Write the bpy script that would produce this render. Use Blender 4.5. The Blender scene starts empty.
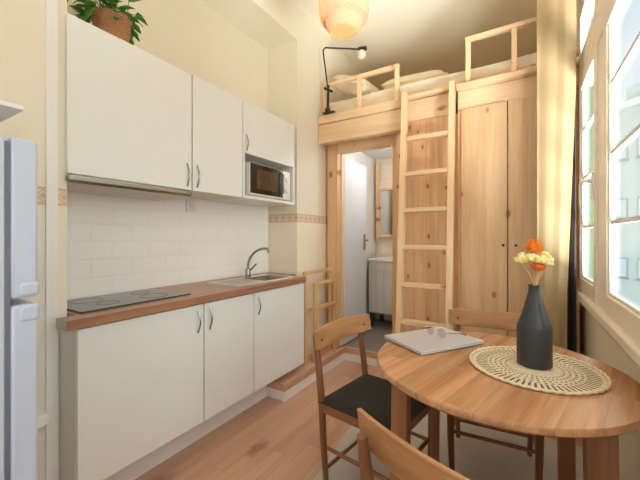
import bpy, bmesh, math, random
from mathutils import Vector, Matrix
random.seed(7)
sc = bpy.context.scene
COL = sc.collection
PI = math.pi

# ---------------------------------------------------------------- camera
cam_d = bpy.data.cameras.new('camera')
cam = bpy.data.objects.new('camera', cam_d)
COL.objects.link(cam)
cam.location = (0, 0, 1.227)
cam.rotation_euler = (PI/2, 0, math.radians(31.4))
cam_d.sensor_width = 36
cam_d.lens = 36*329/640
cam_d.shift_y = -3/640
cam_d.clip_start = 0.02
sc.camera = cam

# ---------------------------------------------------------------- world, sun, exposure
world = bpy.data.worlds.new('world')
sc.world = world
world.use_nodes = True
wn, wl = world.node_tree.nodes, world.node_tree.links
wn.clear()
wo = wn.new('ShaderNodeOutputWorld'); wb = wn.new('ShaderNodeBackground')
tc = wn.new('ShaderNodeTexCoord'); sp = wn.new('ShaderNodeSeparateXYZ'); rp = wn.new('ShaderNodeValToRGB')
wl.new(tc.outputs['Generated'], sp.inputs[0]); wl.new(sp.outputs['Z'], rp.inputs[0])
rp.color_ramp.elements[0].position = 0.0; rp.color_ramp.elements[0].color = (0.86, 0.9, 0.93, 1)
rp.color_ramp.elements[1].position = 0.6; rp.color_ramp.elements[1].color = (0.66, 0.80, 0.97, 1)
wl.new(rp.outputs[0], wb.inputs[0]); wb.inputs[1].default_value = 0.64
wl.new(wb.outputs[0], wo.inputs[0])

def add_light(name, kind, loc, rot=(0, 0, 0), energy=1, color=(1, 1, 1), **kw):
    d = bpy.data.lights.new(name, kind)
    d.energy = energy; d.color = color
    for k, v in kw.items(): setattr(d, k, v)
    o = bpy.data.objects.new(name, d); COL.objects.link(o)
    o.location = loc; o.rotation_euler = rot
    return o
# hazy daylight: wide soft sun on the window side; then an added fill panel behind the viewer
add_light('sun', 'SUN', (4, -3, 6), (math.radians(62), 0, math.radians(66)), 1.9, (0.88, 0.95, 1.0), angle=math.radians(80))
add_light('rear_fill', 'AREA', (-0.7, -1.45, 1.25), (math.radians(165), 0, 0), 9, (0.92, 0.97, 1.0), shape='RECTANGLE', size=1.8, size_y=1.9)
# added area lamp outside, below the sill, lifting the ceiling like street bounce
_d = Vector((-0.5, 3.0, 3.2)) - Vector((3.0, -1.5, -2.5))
add_light('ceiling_fill', 'AREA', (3.0, -1.5, -2.5), _d.to_track_quat('-Z', 'Y').to_euler(), 1450, (0.93, 0.97, 1.0), shape='RECTANGLE', size=4.0, size_y=3.0)
sc.cycles.max_bounces = 14; sc.cycles.diffuse_bounces = 10; sc.cycles.transparent_max_bounces = 12

sc.view_settings.view_transform = 'Standard'
sc.view_settings.look = 'None'
sc.view_settings.gamma = 1
sc.view_settings.exposure = 0.93
sc.view_settings.use_curve_mapping = False

# ---------------------------------------------------------------- materials
def s2l(c):
    c /= 255
    return c/12.92 if c <= 0.04045 else ((c+0.055)/1.055)**2.4
def rgb(r, g, b): return (s2l(r), s2l(g), s2l(b), 1)

class NT:
    def __init__(s, name):
        m = bpy.data.materials.new(name); m.use_nodes = True
        s.m = m; s.n = m.node_tree.nodes; s.l = m.node_tree.links
        s.b = s.n['Principled BSDF']
    def new(s, t, **kw):
        x = s.n.new(t)
        for k, v in kw.items(): setattr(x, k, v)
        return x
    def put(s, v, sock):
        if hasattr(v, 'is_output'): s.l.new(v, sock)
        else: sock.default_value = v
    def math(s, op, a, b=0.0, c=0.0):
        x = s.new('ShaderNodeMath', operation=op)
        for i, v in enumerate((a, b, c)): s.put(v, x.inputs[i])
        return x.outputs[0]
    def mix(s, f, a, b, bt='MIX'):
        x = s.new('ShaderNodeMixRGB', blend_type=bt)
        s.put(f, x.inputs[0]); s.put(a, x.inputs[1]); s.put(b, x.inputs[2])
        return x.outputs[0]
    def coord(s, scale=(1, 1, 1), loc=(0, 0, 0), kind='Object'):
        t = s.new('ShaderNodeTexCoord'); mp = s.new('ShaderNodeMapping')
        mp.inputs['Scale'].default_value = scale; mp.inputs['Location'].default_value = loc
        s.l.new(t.outputs[kind], mp.inputs[0]); return mp.outputs[0]
    def noise(s, vec, scale, detail=3, rough=0.5, dist=0.0):
        x = s.new('ShaderNodeTexNoise'); s.l.new(vec, x.inputs['Vector'])
        x.inputs['Scale'].default_value = scale; x.inputs['Detail'].default_value = detail
        x.inputs['Roughness'].default_value = rough; x.inputs['Distortion'].default_value = dist
        return x.outputs[0]
    def ramp(s, f, pts):
        x = s.new('ShaderNodeValToRGB'); e = x.color_ramp.elements
        e[0].position, e[0].color = pts[0]; e[1].position, e[1].color = pts[-1]
        for p, c in pts[1:-1]:
            k = e.new(p); k.color = c
        s.l.new(f, x.inputs[0]); return x.outputs[0]
    def bump(s, h, strength=0.3, dist=0.002):
        x = s.new('ShaderNodeBump'); x.inputs['Strength'].default_value = strength
        x.inputs['Distance'].default_value = dist
        s.l.new(h, x.inputs['Height']); s.l.new(x.outputs[0], s.b.inputs['Normal'])
    def done(s, color=None, rough=0.5, metal=0.0, spec=None, **kw):
        if color is not None: s.put(color, s.b.inputs['Base Color'])
        s.put(rough, s.b.inputs['Roughness']); s.b.inputs['Metallic'].default_value = metal
        if spec is not None: s.b.inputs['Specular IOR Level'].default_value = spec
        for k, v in kw.items(): s.b.inputs[k].default_value = v
        return s.m

def plain(name, c, rough=0.5, metal=0.0, var=0.03, spec=None, scale=6, bump=0):
    t = NT(name); n = t.noise(t.coord(), scale)
    a = tuple(x*(1-var) for x in c[:3])+(1,); b = tuple(min(1, x*(1+var)) for x in c[:3])+(1,)
    if bump: t.bump(t.noise(t.coord(), 220), bump, 0.001)
    return t.done(t.ramp(n, [(0.3, a), (0.7, b)]), rough, metal, spec)

def wood(name, dark, light, axis='Z', plank=None, pax='X', rough=0.45, knots=0.0, knotc=(150, 98, 58), fine=1.0, pvar=0.12, off=0.0, cross=None, seam=0.012):
    """procedural timber: fibres along AXIS, planks of width PLANK across PAX"""
    t = NT(name)
    sc_ = {'X': (0.05, 1, 1), 'Y': (1, 0.05, 1), 'Z': (1, 1, 0.05)}[axis]
    base = t.coord(sc_)
    plain_c = t.coord((1, 1, 1))
    vec = base; val = None; sx = None
    if plank:
        sx = t.new('ShaderNodeSeparateXYZ'); t.l.new(plain_c, sx.inputs[0])
        q = t.math('DIVIDE', t.math('ADD', sx.outputs[pax], off), plank)
        fl = t.math('FLOOR', q)
        key = fl
        if cross:   # boards with staggered end joints
            wn_ = t.new('ShaderNodeTexWhiteNoise', noise_dimensions='1D'); t.l.new(fl, wn_.inputs['W'])
            q2 = t.math('ADD', t.math('DIVIDE', sx.outputs[axis], cross), wn_.outputs['Value'])
            f2 = t.math('FLOOR', q2)
            key = t.math('ADD', fl, t.math('MULTIPLY', f2, 17.3))
        w2 = t.new('ShaderNodeTexWhiteNoise', noise_dimensions='1D'); t.l.new(key, w2.inputs['W'])
        val = w2.outputs['Value']
        cmb = t.new('ShaderNodeCombineXYZ')
        for i in range(3): t.l.new(t.math('MULTIPLY', val, 13.0), cmb.inputs[i])
        ad = t.new('ShaderNodeVectorMath', operation='ADD'); t.l.new(base, ad.inputs[0]); t.l.new(cmb.outputs[0], ad.inputs[1])
        vec = ad.outputs[0]
    n1 = t.noise(vec, 9*fine, 4, 0.6, 1.2)
    n2 = t.noise(vec, 60*fine, 3, 0.6, 0.3)
    f = t.math('ADD', t.math('MULTIPLY', n1, 0.75), t.math('MULTIPLY', n2, 0.35))
    col = t.ramp(f, [(0.36, rgb(*dark)), (0.72, rgb(*light))])
    if plank:
        fr = t.math('FRACT', q)
        edge = t.math('MINIMUM', fr, t.math('SUBTRACT', 1.0, fr))
        sm = t.math('LESS_THAN', edge, seam)
        if cross:
            fr2 = t.math('FRACT', q2); e2 = t.math('MINIMUM', fr2, t.math('SUBTRACT', 1.0, fr2))
            sm = t.math('MAXIMUM', sm, t.math('LESS_THAN', e2, seam*plank/cross))
        br = t.math('ADD', t.math('MULTIPLY', val, pvar*2), 1-pvar)
        cc = t.new('ShaderNodeCombineXYZ')
        for i in range(3): t.l.new(br, cc.inputs[i])
        col = t.mix(1.0, col, cc.outputs[0], 'MULTIPLY')
        col = t.mix(t.math('MULTIPLY', sm, 0.45), col, rgb(*[x*0.5 for x in dark]))
    if knots:
        kx = t.new('ShaderNodeSeparateXYZ'); t.l.new(plain_c, kx.inputs[0]); kc = t.new('ShaderNodeCombineXYZ')
        o1, o2 = {'X': ('Z', 'X'), 'Y': ('X', 'Y'), 'Z': ('X', 'Z')}[axis]
        t.l.new(kx.outputs[o1], kc.inputs[0]); t.l.new(t.math('MULTIPLY', kx.outputs[o2], 0.55), kc.inputs[1])
        vo = t.new('ShaderNodeTexVoronoi', voronoi_dimensions='2D'); t.l.new(kc.outputs[0], vo.inputs['Vector'])
        vo.inputs['Scale'].default_value = knots
        wob = t.math('ADD', vo.outputs['Distance'], t.math('MULTIPLY', t.noise(plain_c, 7), 0.16))
        k = t.ramp(wob, [(0.105, (1, 1, 1, 1)), (0.15, (0, 0, 0, 1))])
        ring = t.ramp(wob, [(0.12, (1, 1, 1, 1)), (0.3, (0, 0, 0, 1))])
        col = t.mix(t.math('MULTIPLY', ring, 0.3), col, rgb(*dark))
        col = t.mix(t.math('MULTIPLY', k, 0.85), col, rgb(*knotc))
    t.bump(n2, 0.12, 0.001)
    return t.done(col, rough)

def tiles(name, base, grout, w, h, plane='YZ', rough=0.15, off=0.5, mortar=0.012, bumpy=0.5, zoff=0.0, spec=0.5):
    t = NT(name)
    tcn = t.new('ShaderNodeTexCoord'); s_ = t.new('ShaderNodeSeparateXYZ'); t.l.new(tcn.outputs['Object'], s_.inputs[0])
    c = t.new('ShaderNodeCombineXYZ')
    t.l.new(s_.outputs[plane[0]], c.inputs[0]); t.l.new(t.math('ADD', s_.outputs[plane[1]], zoff), c.inputs[1])
    b = t.new('ShaderNodeTexBrick'); t.l.new(c.outputs[0], b.inputs['Vector'])
    b.offset = off; b.inputs['Scale'].default_value = 1.0
    b.inputs['Brick Width'].default_value = w; b.inputs['Row Height'].default_value = h
    b.inputs['Mortar Size'].default_value = mortar; b.inputs['Mortar Smooth'].default_value = 0.9
    b.inputs['Color1'].default_value = base; b.inputs['Color2'].default_value = base; b.inputs['Mortar'].default_value = grout
    x = t.new('ShaderNodeBump', invert=True); x.inputs['Strength'].default_value = bumpy; x.inputs['Distance'].default_value = 0.004
    t.l.new(b.outputs['Fac'], x.inputs['Height']); t.l.new(x.outputs[0], t.b.inputs['Normal'])
    return t.done(b.outputs['Color'], rough, spec=spec)

def border_mat(name, plane):
    """cream ceramic listello with thin red lines and a small repeated motif"""
    t = NT(name)
    tcn = t.new('ShaderNodeTexCoord'); s_ = t.new('ShaderNodeSeparateXYZ'); t.l.new(tcn.outputs['Object'], s_.inputs[0])
    u = s_.outputs[plane]; z = s_.outputs['Z']
    zz = t.math('DIVIDE', t.math('SUBTRACT', z, 1.36), 0.075)
    l1 = t.math('LESS_THAN', t.math('ABSOLUTE', t.math('SUBTRACT', zz, 0.08)), 0.05)
    l2 = t.math('LESS_THAN', t.math('ABSOLUTE', t.math('SUBTRACT', zz, 0.92)), 0.05)
    fr = t.math('SUBTRACT', t.math('FRACT', t.math('DIVIDE', u, 0.075)), 0.5)
    d = t.math('ADD', t.math('ABSOLUTE', fr), t.math('ABSOLUTE', t.math('SUBTRACT', zz, 0.5)))
    dm = t.math('LESS_THAN', d, 0.2)
    ring = t.math('LESS_THAN', t.math('ABSOLUTE', t.math('SUBTRACT', d, 0.34)), 0.05)
    f = t.math('MAXIMUM', t.math('MAXIMUM', l1, l2), t.math('MAXIMUM', dm, ring))
    col = t.mix(t.math('MULTIPLY', f, 0.45), rgb(228, 208, 178), rgb(176, 112, 92))
    return t.done(col, 0.3)

M = {}
M['wall'] = plain('cream_paint', rgb(234, 226, 206), 0.75, var=0.012, scale=2)
M['ceiling'] = plain('ceiling_paint', rgb(240, 230, 210), 0.8, var=0.012, scale=2)
M['walltile'] = tiles('cream_wall_tile', rgb(242, 232, 208), rgb(234, 221, 192), 0.2, 0.2, 'YZ', 0.35, 0.0, 0.003, 0.25)
M['metro'] = tiles('white_bevel_tile', rgb(250, 248, 242), rgb(248, 245, 239), 0.22, 0.1, 'YZ', 0.12, 0.5, 0.012, 0.2, zoff=-0.9)
M['borderY'] = border_mat('patterned_border_tile', 'Y')
M['borderX'] = border_mat('patterned_border_tile_cross', 'X')
M['white'] = plain('white_lacquer', rgb(233, 233, 228), 0.32, var=0.008)
M['carcass'] = plain('white_board', rgb(225, 221, 212), 0.5, var=0.01)
M['trimwhite'] = plain('white_gloss_paint', rgb(236, 233, 228), 0.35, var=0.01)
M['winwhite'] = plain('white_window_paint', rgb(238, 230, 216), 0.35, var=0.01)
M['sillwhite'] = plain('sill_paint', rgb(232, 222, 204), 0.4, var=0.01)
M['fridge'] = plain('cool_white_enamel', rgb(200, 208, 226), 0.3, var=0.008)
M['gasket'] = plain('grey_rubber', rgb(120, 124, 136), 0.6)
M['steel'] = plain('brushed_steel', rgb(166, 162, 150), 0.28, 1.0, var=0.05, scale=40)
M['sinksteel'] = plain('sink_steel', rgb(212, 209, 202), 0.3, 1.0, var=0.03)
M['chrome'] = plain('satin_chrome', rgb(160, 158, 152), 0.18, 1.0, var=0.02)
M['hobglass'] = plain('dark_ceramic_glass', rgb(52, 50, 48), 0.06, spec=0.9)
M['blackglass'] = plain('oven_door_glass', rgb(34, 27, 20), 0.08, spec=0.7)
M['mwinside'] = plain('amber_oven_window', rgb(84, 64, 42), 0.15, var=0.3, scale=14)
M['worktop'] = wood('worktop_wood', (138, 94, 70), (178, 130, 100), 'Y', plank=0.04, pax='X', rough=0.3, pvar=0.06, cross=0.5, seam=0.006)
M['pineV'] = wood('pine_upright', (208, 164, 118), (232, 196, 152), 'Z', rough=0.5, knots=3.2, knotc=(150, 92, 54))
M['pinePlank'] = wood('pine_upright_boards', (204, 158, 112), (232, 194, 150), 'Z', plank=0.095, pax='X', rough=0.5, knots=5.2, knotc=(138, 84, 46), pvar=0.10)
M['pineDoor'] = wood('pine_door_boards', (208, 164, 118), (232, 196, 152), 'Z', plank=0.145, pax='X', rough=0.5, knots=4.2, knotc=(150, 92, 52), pvar=0.05, seam=0.004, off=0.08)
M['pineX'] = wood('pine_beam', (222, 182, 138), (240, 208, 168), 'X', rough=0.5, knots=3.4, knotc=(170, 112, 68))
M['pineY'] = wood('pine_rail', (222, 176, 128), (240, 206, 160), 'Y', rough=0.5)
M['pineL'] = wood('pale_pine', (232, 190, 142), (245, 214, 170), 'Z', rough=0.5)
M['rackwood'] = wood('rack_wood', (206, 164, 112), (228, 190, 138), 'Z', rough=0.5)
M['oakV'] = wood('oiled_oak_leg', (112, 68, 40), (150, 98, 60), 'Z', rough=0.4)
M['oakX'] = wood('oiled_oak_back', (150, 102, 62), (192, 140, 92), 'X', rough=0.4)
M['oakY'] = wood('oiled_oak_rail', (130, 84, 52), (168, 116, 76), 'Y', rough=0.4)
M['oakT'] = wood('oak_table_leg', (124, 78, 48), (162, 110, 70), 'Z', rough=0.4)
M['table'] = wood('table_planks', (146, 94, 58), (204, 152, 106), 'Y', plank=0.085, pax='X', rough=0.26, pvar=0.13, cross=0.7, seam=0.005, fine=0.9)
M['floor'] = wood('floor_planks', (178, 136, 110), (206, 166, 138), 'Y', plank=0.19, pax='X', rough=0.42, pvar=0.07, cross=1.1, seam=0.006, fine=0.6, knots=1.3, knotc=(150, 104, 78))
M['ledgewood'] = wood('ledge_wood', (190, 146, 116), (218, 178, 146), 'Y', rough=0.45)
M['ledgetile'] = tiles('terracotta_tile', rgb(206, 160, 128), rgb(190, 170, 150), 0.16, 0.16, 'XY', 0.4, 0.0, 0.004, 0.2)
M['bathfloor'] = plain('grey_bathroom_floor', rgb(142, 136, 128), 0.5, var=0.05, scale=12)
M['bathwall'] = tiles('bathroom_tile', rgb(236, 226, 206), rgb(214, 204, 186), 0.2, 0.2, 'XZ', 0.3, 0.0, 0.004, 0.25)
M['bathwhite'] = plain('bathroom_paint', rgb(226, 224, 220), 0.7, var=0.01)
M['doorwhite'] = plain('white_door_paint', rgb(226, 228, 232), 0.45, var=0.01)
M['black'] = plain('black_metal', rgb(34, 30, 28), 0.4)
M['darkhole'] = plain('dark_brown_knob', rgb(60, 34, 20), 0.5)
M['bed'] = plain('cream_bedding', rgb(240, 226, 200), 0.9, var=0.02, bump=0.3)
M['laptop'] = plain('silver_aluminium', rgb(204, 200, 200), 0.38, 0.35, var=0.01)
M['darkkey'] = plain('dark_rubber', rgb(60, 58, 58), 0.6)
M['vase'] = plain('charcoal_ceramic', rgb(50, 53, 53), 0.42, var=0.06, scale=30)
M['cushion'] = plain('black_cushion', rgb(34, 33, 28), 0.75, var=0.12, scale=60, bump=0.6)
M['orange'] = plain('orange_petals', rgb(238, 128, 22), 0.8, var=0.15, scale=90)
M['orange2'] = plain('deep_orange_petals', rgb(222, 112, 40), 0.8, var=0.15, scale=90)
M['yellow'] = plain('pale_yellow_petals', rgb(240, 226, 150), 0.8, var=0.15, scale=90)
M['straw'] = plain('dry_stem', rgb(222, 184, 130), 0.8)
M['raffia'] = plain('raffia_braid', rgb(226, 206, 170), 0.8, var=0.1, scale=80)
M['leaf'] = plain('green_leaf', rgb(78, 134, 42), 0.42, var=0.45, scale=9)
M['leafstem'] = plain('green_stem', rgb(104, 132, 54), 0.5)
M['soil'] = plain('potting_soil', rgb(58, 40, 28), 0.9, var=0.3, scale=40)
M['socket'] = plain('white_plastic', rgb(238, 230, 222), 0.35)
M['bulb'] = NT('bulb_glass').done(rgb(255, 240, 214), 0.2)
bm_ = M['bulb'].node_tree.nodes['Principled BSDF']
bm_.inputs['Emission Color'].default_value = (1, 0.82, 0.55, 1); bm_.inputs['Emission Strength'].default_value = 6
M['opal'] = plain('opal_glass', rgb(214, 204, 184), 0.25)
M['mirror'] = NT('mirror_glass').done(rgb(225, 225, 220), 0.03, 1.0)
M['vanity'] = tiles('vanity_boards', rgb(222, 218, 208), rgb(180, 176, 166), 0.1, 4.0, 'XZ', 0.4, 0.0, 0.004, 0.5)
M['ceramic'] = plain('white_ceramic', rgb(240, 238, 232), 0.12)
M['facade'] = plain('pale_render', rgb(206, 216, 212), 0.8, var=0.03, scale=1.0)
M['facadewin'] = plain('facade_window', rgb(168, 180, 186), 0.3)
M['facadepane'] = plain('facade_pane', rgb(214, 222, 222), 0.3)
M['facadetrim'] = plain('facade_trim', rgb(236, 238, 234), 0.7)
M['ground'] = plain('street_paving', rgb(170, 168, 160), 0.9)
M['sage'] = plain('sage_wall', rgb(128, 146, 118), 0.8)
M['darksheet'] = plain('dark_brown_sheet', rgb(58, 44, 36), 0.9, var=0.1, bump=0.3)

def cloth(name, c, tr=0.25):
    t = NT(name)
    n = t.noise(t.coord((30, 30, 3)), 12)
    a = tuple(x*0.95 for x in c[:3])+(1,)
    col = t.ramp(n, [(0.3, a), (0.7, c)])
    d = t.new('ShaderNodeBsdfDiffuse'); tr_ = t.new('ShaderNodeBsdfTranslucent'); mx = t.new('ShaderNodeMixShader')
    t.l.new(col, d.inputs[0]); t.l.new(col, tr_.inputs[0]); mx.inputs[0].default_value = tr
    t.l.new(d.outputs[0], mx.inputs[1]); t.l.new(tr_.outputs[0], mx.inputs[2])
    t.l.new(mx.outputs[0], t.n['Material Output'].inputs[0])
    return t.m
M['curtain'] = cloth('beige_linen', rgb(176, 150, 112), 0.0)

def glass(name, tint=(1, 1, 1, 1), refl=0.06):
    t = NT(name)
    a = t.new('ShaderNodeBsdfTransparent'); a.inputs[0].default_value = tint
    g = t.new('ShaderNodeBsdfGlossy'); g.inputs['Roughness'].default_value = 0.0
    lw = t.new('ShaderNodeLayerWeight'); lw.inputs[0].default_value = 0.5
    mx = t.new('ShaderNodeMixShader'); t.l.new(t.math('MULTIPLY', t.math('POWER', lw.outputs['Facing'], 5.0), 0.35), mx.inputs[0])
    t.l.new(a.outputs[0], mx.inputs[1]); t.l.new(g.outputs[0], mx.inputs[2])
    t.l.new(mx.outputs[0], t.n['Material Output'].inputs[0])
    return t.m
M['glass'] = glass('window_glass', (0.97, 0.99, 0.98, 1))
M['lens'] = glass('spectacle_lens', (0.9, 0.86, 0.88, 1))

def weave(name, c1, c2, su, sv, rough=0.75, thin=0.0, flat=False):
    """two crossing waves: wicker, jute, rattan"""
    t = NT(name)
    tcn = t.new('ShaderNodeTexCoord'); s_ = t.new('ShaderNodeSeparateXYZ'); t.l.new(tcn.outputs['Object'], s_.inputs[0])
    ang = t.math('ARCTAN2', s_.outputs['Y'], s_.outputs['X'])
    a = t.math('SINE', t.math('MULTIPLY', ang, su))
    rad = t.math('SQRT', t.math('ADD', t.math('MULTIPLY', s_.outputs['X'], s_.outputs['X']), t.math('MULTIPLY', s_.outputs['Y'], s_.outputs['Y'])))
    b = t.math('SINE', t.math('MULTIPLY', rad if flat else s_.outputs['Z'], sv))
    h = t.math('MULTIPLY', a, b)
    f = t.math('ADD', t.math('MULTIPLY', h, 0.5), 0.5)
    t.bump(f, 0.9, 0.004)
    f2 = t.math('ADD', t.math('MULTIPLY', f, 0.7), t.math('MULTIPLY', t.noise(t.coord(), 40), 0.3))
    col = t.ramp(f2, [(0.2, c1), (0.7, c2)])
    t.done(col, rough)
    if thin:
        tr = t.new('ShaderNodeBsdfTranslucent'); t.l.new(col, tr.inputs[0]); mx = t.new('ShaderNodeMixShader'); mx.inputs[0].default_value = thin
        t.l.new(t.b.outputs[0], mx.inputs[1]); t.l.new(tr.outputs[0], mx.inputs[2]); t.l.new(mx.outputs[0], t.n['Material Output'].inputs[0])
    return t.m
M['wicker'] = weave('wicker_weave', rgb(140, 88, 52), rgb(206, 152, 102), 34, 420)
M['rattan'] = weave('rattan_weave', rgb(226, 192, 154), rgb(248, 228, 200), 46, 520, thin=0.42)
M['rattan_disc'] = weave('rattan_disc_weave', rgb(232, 200, 156), rgb(248, 228, 196), 30, 700, thin=0.6, flat=True)

def placemat_mat():
    t = NT('raffia_placemat')
    tcn = t.new('ShaderNodeTexCoord'); s_ = t.new('ShaderNodeSeparateXYZ'); t.l.new(tcn.outputs['Object'], s_.inputs[0])
    x, y = s_.outputs['X'], s_.outputs['Y']
    r = t.math('SQRT', t.math('ADD', t.math('MULTIPLY', x, x), t.math('MULTIPLY', y, y)))
    ang = t.math('ARCTAN2', y, x)
    def band(a, b): return t.math('MULTIPLY', t.math('GREATER_THAN', r, a), t.math('LESS_THAN', r, b))
    k1 = t.math('SINE', t.math('MULTIPLY', ang, 64))
    k2 = t.math('SINE', t.math('MULTIPLY', ang, 44))
    rr = t.math('SINE', t.math('MULTIPLY', r, 2*PI/0.017))
    h1 = t.math('MULTIPLY', t.math('GREATER_THAN', k1, 0.25), band(0.150, 0.190))
    h2 = t.math('MULTIPLY', t.math('MULTIPLY', t.math('GREATER_THAN', k2, 0.2), t.math('GREATER_THAN', rr, 0.1)), band(0.085, 0.145))
    hole = t.math('MAXIMUM', h1, h2)
    coil = t.math('SINE', t.math('MULTIPLY', r, 2*PI/0.008))
    t.bump(t.math('SUBTRACT', t.math('MULTIPLY', coil, 0.3), hole), 0.6, 0.002)
    n = t.ramp(t.noise(t.coord((80, 80, 80)), 2), [(0.3, rgb(204, 182, 146)), (0.7, rgb(232, 214, 180))])
    return t.done(t.mix(t.math('MULTIPLY', hole, 0.9), n, rgb(72, 48, 32)), 0.8)
M['placemat'] = placemat_mat()

def rug_mat():
    t = NT('grey_flatweave')
    w = t.noise(t.coord((1, 1, 1)), 160, 2)
    n = t.noise(t.coord((1, 1, 1)), 3, 3)
    c = t.mix(w, rgb(180, 174, 168), rgb(208, 204, 198))
    c = t.mix(t.math('MULTIPLY', n, 0.3), c, rgb(160, 150, 140))
    t.bump(w, 0.5, 0.002)
    return t.done(c, 0.95)
M['rug'] = rug_mat()
M['fringe'] = plain('cream_cotton', rgb(224, 198, 150), 0.9, var=0.2, scale=140)

# ---------------------------------------------------------------- mesh helpers
def B(bm, x0, x1, y0, y1, z0, z1):
    v = [bm.verts.new((x, y, z)) for z in (z0, z1) for y in (y0, y1) for x in (x0, x1)]
    for f in ((0, 2, 3, 1), (4, 5, 7, 6), (0, 1, 5, 4), (2, 6, 7, 3), (0, 4, 6, 2), (1, 3, 7, 5)):
        bm.faces.new([v[i] for i in f])
    return v
def frame_of(d):
    d = d.normalized(); up = Vector((0, 0, 1)) if abs(d.z) < 0.95 else Vector((1, 0, 0))
    a = d.cross(up).normalized(); return a, a.cross(d).normalized()
def T(bm, pts, r, n=10, cap=True, sx=1.0):
    """tube through PTS; R a number or one per point"""
    pts = [Vector(p) for p in pts]; rs = r if isinstance(r, (list, tuple)) else [r]*len(pts)
    rings = []; a = None
    for i, p in enumerate(pts):
        d = (pts[min(i+1, len(pts)-1)] - pts[max(i-1, 0)])
        if a is None: a, b = frame_of(d)
        else:
            d.normalize(); a = (a - d*a.dot(d)).normalized()
        b = a.cross(d.normalized()).normalized()
        rings.append([bm.verts.new(p + a*math.cos(2*PI*k/n)*rs[i]*sx + b*math.sin(2*PI*k/n)*rs[i]) for k in range(n)])
    for q in range(len(rings)-1):
        for k in range(n): bm.faces.new((rings[q][k], rings[q][(k+1) % n], rings[q+1][(k+1) % n], rings[q+1][k]))
    if cap:
        bm.faces.new(list(reversed(rings[0]))); bm.faces.new(rings[-1])
def BAR(bm, p, q, w, t, up=(0, 0, 1)):
    """rectangular bar from P to Q, W across, T along up"""
    p, q = Vector(p), Vector(q); d = (q-p).normalized(); u = Vector(up); a = d.cross(u).normalized(); b = a.cross(d).normalized()
    v = [bm.verts.new(e + a*sx*w/2 + b*sy*t/2) for e in (p, q) for sx, sy in ((-1, -1), (1, -1), (1, 1), (-1, 1))]
    for f in ((0, 3, 2, 1), (4, 5, 6, 7), (0, 1, 5, 4), (1, 2, 6, 5), (2, 3, 7, 6), (3, 0, 4, 7)): bm.faces.new([v[i] for i in f])
def L(bm, prof, c=(0, 0, 0), n=32):
    """lathe of (r, z) pairs"""
    rings = []
    for r, z in prof:
        if r < 1e-6: rings.append([bm.verts.new((c[0], c[1], c[2]+z))])
        else: rings.append([bm.verts.new((c[0]+r*math.cos(2*PI*k/n), c[1]+r*math.sin(2*PI*k/n), c[2]+z)) for k in range(n)])
    for a, b in zip(rings, rings[1:]):
        for k in range(n):
            if len(a) == 1: bm.faces.new((a[0], b[k], b[(k+1) % n]))
            elif len(b) == 1: bm.faces.new((a[k], b[0], a[(k+1) % n]))
            else: bm.faces.new((a[k], b[k], b[(k+1) % n], a[(k+1) % n]))
def PRISM(bm, poly, z0, z1):
    a = [bm.verts.new((x, y, z0)) for x, y in poly]; b = [bm.verts.new((x, y, z1)) for x, y in poly]
    n = len(poly); bm.faces.new(list(reversed(a))); bm.faces.new(b)
    for i in range(n): bm.faces.new((a[i], a[(i+1) % n], b[(i+1) % n], b[i]))
def SPH(bm, c, r, n=16, s=(1, 1, 1)):
    g = bmesh.ops.create_uvsphere(bm, u_segments=n, v_segments=n//2, radius=r)
    bmesh.ops.transform(bm, matrix=Matrix.Translation(c) @ Matrix.Diagonal((*s, 1)), verts=g['verts'])

def OBJ(name, bm, m, parent=None, bevel=0.0, smooth=True, label=None, seg=2):
    bmesh.ops.recalc_face_normals(bm, faces=bm.faces)
    me = bpy.data.meshes.new(name); bm.to_mesh(me); bm.free()
    me.materials.append(M[m] if isinstance(m, str) else m)
    o = bpy.data.objects.new(name, me); COL.objects.link(o)
    if parent is not None: o.parent = parent
    if smooth:
        me.shade_smooth()
        me.set_sharp_from_angle(angle=math.radians(40))
    if bevel:
        b = o.modifiers.new('bevel', 'BEVEL'); b.width = bevel; b.segments = seg; b.limit_method = 'ANGLE'; b.angle_limit = math.radians(40)
        b.harden_normals = False
    if label: o['label'] = label
    return o
def thing(name, label, cat, loc=(0, 0, 0), rotz=0, group=None):
    o = bpy.data.objects.new(name, None); COL.objects.link(o); o.empty_display_size = 0.05
    o.location = loc; o.rotation_euler = (0, 0, rotz); o['label'] = label; o['category'] = cat
    if group: o['group'] = group
    return o
def tag(o, label, cat, group=None, kind=None):
    o['label'] = label; o['category'] = cat
    if group: o['group'] = group
    if kind: o['kind'] = kind
    return o
def bx(name, dims, m, parent=None, bevel=0.0, label=None):
    bm = bmesh.new(); B(bm, *dims); return OBJ(name, bm, m, parent, bevel, label=label)
def struct(name, boxes, m, bevel=0.0):
    bm = bmesh.new()
    for d in boxes: B(bm, *d)
    o = OBJ(name, bm, m, None, bevel, smooth=False); o['kind'] = 'structure'; return o
def copy_tree(o, parent=None):
    c = o.copy(); COL.objects.link(c)
    if parent is not None: c.parent = parent
    for ch in list(o.children): copy_tree(ch, c)
    return c

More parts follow.
